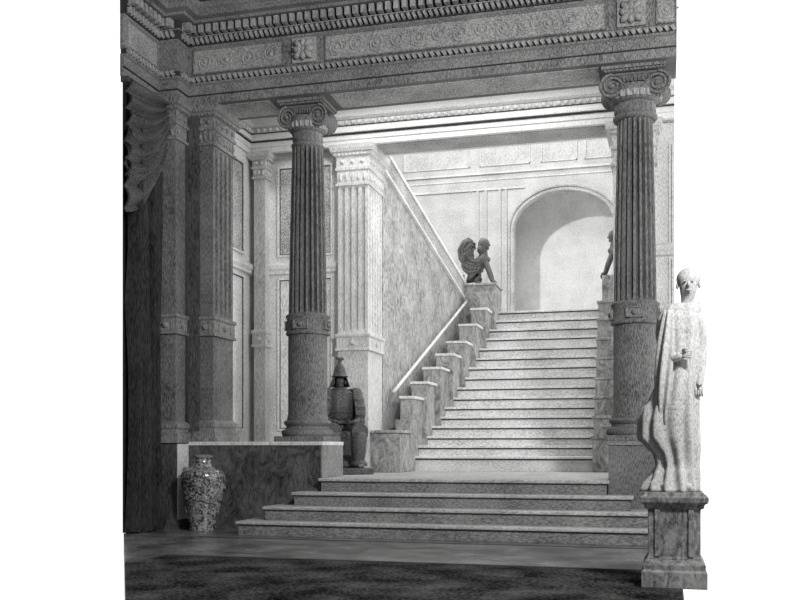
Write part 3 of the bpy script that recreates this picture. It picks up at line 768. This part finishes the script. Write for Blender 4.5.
fc = MB(); fc.ball((0,-.10,1.355), .014,.022,.024); fc.ball((-.035,-.10,1.365), .014,.012,.009); fc.ball((.035,-.10,1.365), .014,.012,.009); fc.ball((0,-.108,1.29), .032,.014,.008)
fc.ball((-.088,-.02,1.345), .014,.02,.03); fc.ball((.088,-.02,1.345), .014,.02,.03)
fc.build('face', M['ped'], body, world=False, smooth=True)
# cuirass, shoulder guards, skirt, shin guards
ct = MB(); rings = []
for (z, rx, ry, y) in ((.66,.20,.17,.05), (.74,.19,.165,.05), (.84,.20,.17,.03), (.95,.225,.18,.02), (1.08,.23,.17,.01), (1.19,.20,.13,.01), (1.26,.10,.09,0)):
    rings.append([(rx*cos(2*pi*k/40)*(1+.03*cos(10*2*pi*k/40)), y+ry*sin(2*pi*k/40)*(1+.03*cos(10*2*pi*k/40)), z) for k in range(40)])
ct.loft(rings)
for z in (.72, .80, .88, .96, 1.04): ct.lathe([(.20,z),(.225,z+.008),(.20,z+.02)], (0,.025,0), 32, 1, .85)
ct.build('cuirass', M['bronze'], fg, world=False)
for s_ in (-1, 1):
    g = MB(); rows = []
    for i in range(11):
        f = i/10; R = .12+.05*sin(pi*f)+(.012 if i % 2 else 0)
        rows.append([(s_*(.20+.055*f)+s_*R*cos(a)*.9, .0+R*1.2*sin(a), 1.26-.56*f) for a in [radians(-100+200*k/16) for k in range(17)]])
    g.loft(rows, closed=False, caps=False); g.loft([[(p[0]-s_*.014, p[1], p[2]) for p in r] for r in rows], closed=False, caps=False)
    g.build('shoulder_guard', M['bronze'], fg, world=False)
    k_ = MB(); rings = []
    for i in range(9):
        f = i/8; R = .125-.012*f+(.012 if i % 2 else 0); y = .0-.46*f; z = .62-.0*f
        rings.append([(s_*(.13+.07*f)+R*1.05*cos(2*pi*k/24), y, z+R*.95*sin(2*pi*k/24)-(.04 if sin(2*pi*k/24) < 0 else 0)) for k in range(24)])
    k_.loft(rings); k_.build('skirt_plate', M['bronze'], fg, world=False)
    sg = MB(); sg.lathe([(.0,.14),(.075,.14),(.08,.2),(.10,.30),(.11,.42),(.115,.52),(.105,.60),(0,.62)], (s_*.19,-.41,0), 24)
    sg.lathe([(.085,.13),(.12,.12),(.125,.15),(.09,.20)], (s_*.19,-.41,0), 20)
    sg.build('shin_guard', M['bronze'], fg, world=False, smooth=True)
    sh = MB(); sh.ball((s_*.195,-.47,.115), .06,.13,.04); sh.build('shoe', M['ped'], fg, world=False, smooth=True)
# coat hem hanging between the knees
hm = MB(); hm.loft([[(-.15,-.43,.60), (0,-.40,.62), (.15,-.43,.60)], [(-.14,-.42,.40), (0,-.36,.42), (.14,-.42,.40)], [(-.13,-.38,.26), (0,-.33,.28), (.13,-.38,.26)]], closed=False, caps=False)
hm.loft([[(-.15,-.41,.60), (0,-.38,.62), (.15,-.41,.60)], [(-.14,-.40,.40), (0,-.34,.42), (.14,-.40,.40)], [(-.13,-.36,.26), (0,-.31,.28), (.13,-.36,.26)]], closed=False, caps=False)
hm.build('coat_hem', M['bronze'], fg, world=False)

# winged sphinx ( local: faces +x, width along y )
def make_sphinx(label, loc):
    t = thing('winged_sphinx', label, 'statue', loc, 0, 'winged sphinxes on the stair parapets')
    MB().box(-.34, .38, -.17, .17, 0, .035).build('base_slab', M['sphinx'], t, world=False, bevel=.008)
    V = [(-.14,0,.20,.14), (-.06,0,.36,.135), (.07,0,.52,.15), (.11,0,.66,.09), (.12,0,.76,.052), (.13,0,.85,.085), (.14,0,.93,.07),
         (.14,.08,.50,.06), (.23,.09,.27,.052), (.29,.09,.08,.042), (.37,.09,.055,.038),
         (.14,-.08,.50,.06), (.23,-.09,.27,.052), (.29,-.09,.08,.042), (.37,-.09,.055,.038),
         (-.12,.12,.20,.11), (.02,.13,.17,.07), (-.06,.13,.07,.045), (.06,.13,.055,.035),
         (-.12,-.12,.20,.11), (.02,-.13,.17,.07), (-.06,-.13,.07,.045), (.06,-.13,.055,.035),
         (-.26,0,.10,.04), (-.33,0,.12,.022), (-.33,0,.26,.02)]
    E = [(0,1),(1,2),(2,3),(3,4),(4,5),(5,6),(2,7),(7,8),(8,9),(9,10),(2,11),(11,12),(12,13),(13,14),(0,15),(15,16),(16,17),(17,18),(0,19),(19,20),(20,21),(21,22),(0,23),(23,24),(24,25)]
    b = skin('body', V, E, 0, M['sphinx'], t)
    h = MB(); h.ball((.10,0,.88), .125,.12,.13, 16, 10); h.ball((.06,0,.77), .10,.12,.12, 14, 8); h.ball((.07,0,.98), .05,.05,.04)
    h.build('headdress', M['sphinx'], t, world=False, smooth=True)
    f = MB(); f.ball((.222,0,.85), .025,.016,.022); f.ball((.198,.034,.88), .014,.018,.009); f.ball((.198,-.034,.88), .014,.018,.009); f.ball((.20,0,.805), .018,.03,.009); f.ball((.19,0,.775), .03,.035,.02)
    f.build('face', M['sphinx'], b, world=False, smooth=True)
    br = MB(); br.ball((.17,.055,.56), .065,.055,.06); br.ball((.17,-.055,.56), .065,.055,.06); br.build('breast', M['sphinx'], b, world=False, smooth=True)
    for s_ in (-1, 1):
        w = MB()                          # fan of feathers sweeping back, up and curling forward at the tip
        outer = [(.05,.44),(-.10,.38),(-.28,.44),(-.40,.60),(-.42,.80),(-.33,.96),(-.20,1.01),(-.11,.94),(-.13,.86)]
        inner = [(.05,.36),(-.02,.30),(-.10,.27),(-.17,.27),(-.24,.29),(-.29,.34),(-.32,.39),(-.33,.44),(-.32,.48)]
        upper = [(.06,.52),(-.01,.50),(-.08,.52),(-.13,.58),(-.16,.66),(-.17,.74),(-.15,.80),(-.12,.83),(-.09,.82)]
        for k in range(10):
            g = k/9; a_, b2, q_ = (upper, outer, g/.5) if g <= .5 else (outer, inner, (g-.5)/.5)
            ctl = [(p[0]+(q[0]-p[0])*q_, p[1]+(q[1]-p[1])*q_) for p, q in zip(a_, b2)]
            pts = [(x, s_*(.12+.03*i/8+.022*(k % 2)), z) for i, (x, z) in enumerate(ctl)]
            w.tube(pts, [.034, .036, .036, .036, .035, .033, .028, .02, .008], 8)
        w.ball((.02, s_*.12, .50), .10, .035, .10)
        w.build('wing', M['sphinx'], t, world=False, smooth=True)
    return t
sxp = X_at(479, YPd+.35)
s1 = make_sphinx('dark winged sphinx seated on the parapet at the head of the stairs, left side', (sxp, YPd+.35, zs0))
s2 = copy_tree(s1, (xr0+.33, 21.0, ZU+.72), pi, 'winged sphinx mostly hidden behind the right column')

# ------------------------------------------------------------------ draped statue and its pedestal
px0 = X_at(640.5, 7.42); PW = .44; pcx = px0+PW/2+.02; pcy = 7.42+PW/2
pe = thing('statue_pedestal', 'grey marble pedestal in the right foreground under the white statue', 'pedestal', (pcx, pcy, 0))
b = MB(); hw = .20
ring_mould(b, pcx-hw, pcx+hw, pcy-hw, pcy+hw, [(.035, .0185), (.035, .14), (.02, .15), (.025, .19), (.0, .23)]); b.build('base', M['ped'], pe, bevel=.006)
b = MB(); ring_mould(b, pcx-hw, pcx+hw, pcy-hw, pcy+hw, [(0, .23), (-.012, .25), (-.012, .60), (0, .61)]); b.build('die', M['ped'], pe, bevel=.008)
for s_ in (-1, 1): MB().box(pcx+s_*.12-.02, pcx+s_*.12+.02, pcy-hw-.004, pcy-hw+.012, .25, .60).build('pilaster_strip', M['ped'], pe, bevel=.004)
b = MB(); ring_mould(b, pcx-hw, pcx+hw, pcy-hw, pcy+hw, [(-.005, .60), (.012, .61), (.015, .635), (.04, .65), (.045, .69), (.02, .70), (.01, .725)]); b.build('cap', M['ped'], pe, bevel=.006)
ds = thing('draped_statue', 'white marble draped standing figure at the right edge on the grey pedestal', 'statue', (pcx, pcy, .726))
# outline towards the left read off the drawing, as (height above plinth, left extent)
prof = [(0,.235,.21,.0), (.05,.22,.20,0), (.12,.17,.19,.0), (.20,.135,.18,.01), (.28,.15,.18,.0), (.34,.20,.18,-.01), (.40,.255,.19,-.01), (.55,.25,.20,0), (.62,.235,.19,.0),
        (.70,.175,.18,.0), (.80,.14,.17,.0), (.95,.125,.16,.01), (1.08,.12,.15,.01), (1.20,.13,.15,.02), (1.30,.12,.13,.02), (1.37,.085,.10,.02), (1.42,.05,.06,.02)]
def ip(z):
    for a, b_ in zip(prof, prof[1:]):
        if a[0] <= z <= b_[0]:
            f = (z-a[0])/(b_[0]-a[0]); f = f*f*(3-2*f); return [a[i]+(b_[i]-a[i])*f for i in range(4)]
    return prof[-1]
rows = []; nA = 96
for j in range(61):
    z = 1.42*j/60; _, lx, ry, yo = ip(z); r = []
    for k in range(nA):
        a = 2*pi*k/nA; cx_ = .03+.05*z/1.42
        ex = (lx+cx_)*1.06 if cos(a) < 0 else .16-.04*(z/1.42)
        amp = .20*(1-z/2.0)
        q = 1-amp*(.5+.5*sin(11*a+5*z+1.5*sin(4*z)+.8*sin(3*a)))-.04*sin(5*a-7*z)
        r.append((cx_+ex*cos(a)*q, yo+ry*sin(a)*q, z))
    rows.append(r)
# head, neck, arms and feet as one body, draped by the robe
V = [(.04,0,.75,.10), (.05,0,1.0,.11), (.06,.01,1.25,.10), (.085,.01,1.38,.05), (.10,.0,1.44,.046), (.105,-.02,1.54,.078), (.105,-.02,1.62,.07),
     (-.03,.01,1.32,.05), (-.055,-.04,1.10,.042), (.0,-.17,.98,.034), (.06,-.20,1.02,.028), (.18,.01,1.30,.05), (.21,.02,1.08,.042), (.19,-.06,.86,.034), (.18,-.10,.78,.028),
     (-.06,0,.40,.09), (-.06,-.02,.06,.05), (-.07,-.15,.035,.035), (.10,0,.40,.09), (.10,-.02,.06,.05), (.10,-.15,.035,.035)]
E = [(0,1),(1,2),(2,3),(3,4),(4,5),(5,6),(2,7),(7,8),(8,9),(9,10),(2,11),(11,12),(12,13),(13,14),(0,15),(15,16),(16,17),(0,18),(18,19),(19,20)]
bd = skin('body', V, E, 0, M['robe'], ds)
MB().loft(rows).build('robe', M['robe'], ds, world=False, smooth=True)
hr_ = MB(); hr_.ball((.105,.01,1.60), .088,.10,.085, 16, 10); hr_.ball((.105,.11,1.58), .045,.05,.045)
hr_.build('hair', M['robe'], ds, world=False, smooth=True)
fc = MB(); fc.ball((.105,-.10,1.545), .013,.022,.024); fc.ball((.077,-.088,1.572), .013,.01,.007); fc.ball((.133,-.088,1.572), .013,.01,.007); fc.ball((.105,-.09,1.505), .022,.012,.007)
for s_ in (-1, 1): MB().ball((.105+s_*.08,-.01,1.55), .012,.018,.026).build('ear', M['robe'], bd, world=False, smooth=True)
fc.build('face', M['robe'], bd, world=False, smooth=True)
fn = MB()
for (hx, hy, hz, dx_, dy_, dz_) in ((.06,-.20,1.02,.05,-.01,.0), (.18,-.10,.78,0,-.02,-.05)):
    for k in range(4):
        o_ = (k-1.5)*.015
        p = Vector((hx, hy, hz))+Vector((0, o_*.3, o_) if dz_ == 0 else (o_, 0, 0)); dvec = Vector((dx_, dy_, dz_))
        fn.tube([p, p+dvec*.6, p+dvec*1.0+Vector((0,.006,-.004)), p+dvec*1.25+Vector((0,.016,-.010))], [.010,.009,.008,.006], 7)
    p = Vector((hx, hy-.015, hz+.02)); fn.tube([p, p+Vector((dx_*.3, -.015, dz_*.3+.012)), p+Vector((dx_*.7, -.02, dz_*.7+.012))], [.011,.010,.007], 7)
fn.build('fingers', M['robe'], bd, world=False, smooth=True)
# mantle thrown over the forearm, bulging to the left
mt = MB(); rws = []
for i in range(22):
    f = i/21; z = 1.36-.86*f; w = .03+.045*sin(pi*f)**.7
    cx_ = -.04-.03*f
    rws.append([(cx_+w*cos(a)*(1+.18*sin(7*a+6*f)), -.06-.04*f+(w+.03)*sin(a)*(1+.18*sin(7*a+6*f)), z) for a in [2*pi*k/40 for k in range(40)]])
mt.loft(rws).build('mantle', M['robe'], ds, world=False, smooth=True)

# ------------------------------------------------------------------ light
w = bpy.data.worlds.new('world'); SC.world = w; w.use_nodes = True
n = w.node_tree.nodes; l = w.node_tree.links; n.clear()
out = n.new('ShaderNodeOutputWorld'); bg = n.new('ShaderNodeBackground'); l.new(bg.outputs[0], out.inputs[0])
tc = n.new('ShaderNodeTexCoord'); sp_ = n.new('ShaderNodeSeparateXYZ'); l.new(tc.outputs['Generated'], sp_.inputs[0])
rp = n.new('ShaderNodeMapRange'); rp.inputs['From Min'].default_value = -.1; rp.inputs['From Max'].default_value = .35
rp.inputs['To Min'].default_value = .12; rp.inputs['To Max'].default_value = 1.0
l.new(sp_.outputs['Y'], rp.inputs['Value'])
mx = n.new('ShaderNodeMath'); mx.operation = 'MULTIPLY_ADD'; mx.inputs[1].default_value = .5
l.new(sp_.outputs['X'], mx.inputs[0]); l.new(rp.outputs[0], mx.inputs[2])
mm_ = n.new('ShaderNodeMath'); mm_.operation = 'MAXIMUM'; mm_.inputs[1].default_value = .06
l.new(mx.outputs[0], mm_.inputs[0])
bg.inputs[0].default_value = (1, 1, 1, 1); l.new(mm_.outputs[0], bg.inputs[1])
def light(kind, name, loc, tgt, e, **k):
    L = bpy.data.lights.new(name, kind); L.energy = e
    for a, v in k.items(): setattr(L, a, v)
    o = bpy.data.objects.new(name, L); C.objects.link(o); o.location = loc
    o.rotation_euler = (Vector(tgt)-Vector(loc)).to_track_quat('-Z', 'Y').to_euler(); return o
light('AREA', 'hall_key_lamp', (-6.9, 18.6, 10.4), (-2.4, 27, 5.0), 330, shape='SQUARE', size=.35)  # added unseen lamp in place of sunlight on the end wall
light('AREA', 'stairwell_fill_lamp', (-2.6, 20, 12), (-2.6, 20.6, 0), 330, shape='RECTANGLE', size=6, size_y=7)  # added overhead lamp that brightens the stairwell
light('AREA', 'bay_fill_lamp', (-3.0, 13.3, 6.3), (-3.0, 13.6, 0), 45, shape='RECTANGLE', size=4, size_y=.8)  # added fill lamp under the bay ceiling, no fitting there
light('AREA', 'front_key_lamp', (1.9, 4.2, 5.4), (-3.8, 12, 3.0), 400, shape='DISK', size=.8)  # added unseen key lamp to model the columns and front room

SC.view_settings.view_transform = 'Standard'; SC.view_settings.look = 'None'
SC.view_settings.gamma = 1; SC.view_settings.exposure = .55; SC.view_settings.use_curve_mapping = False
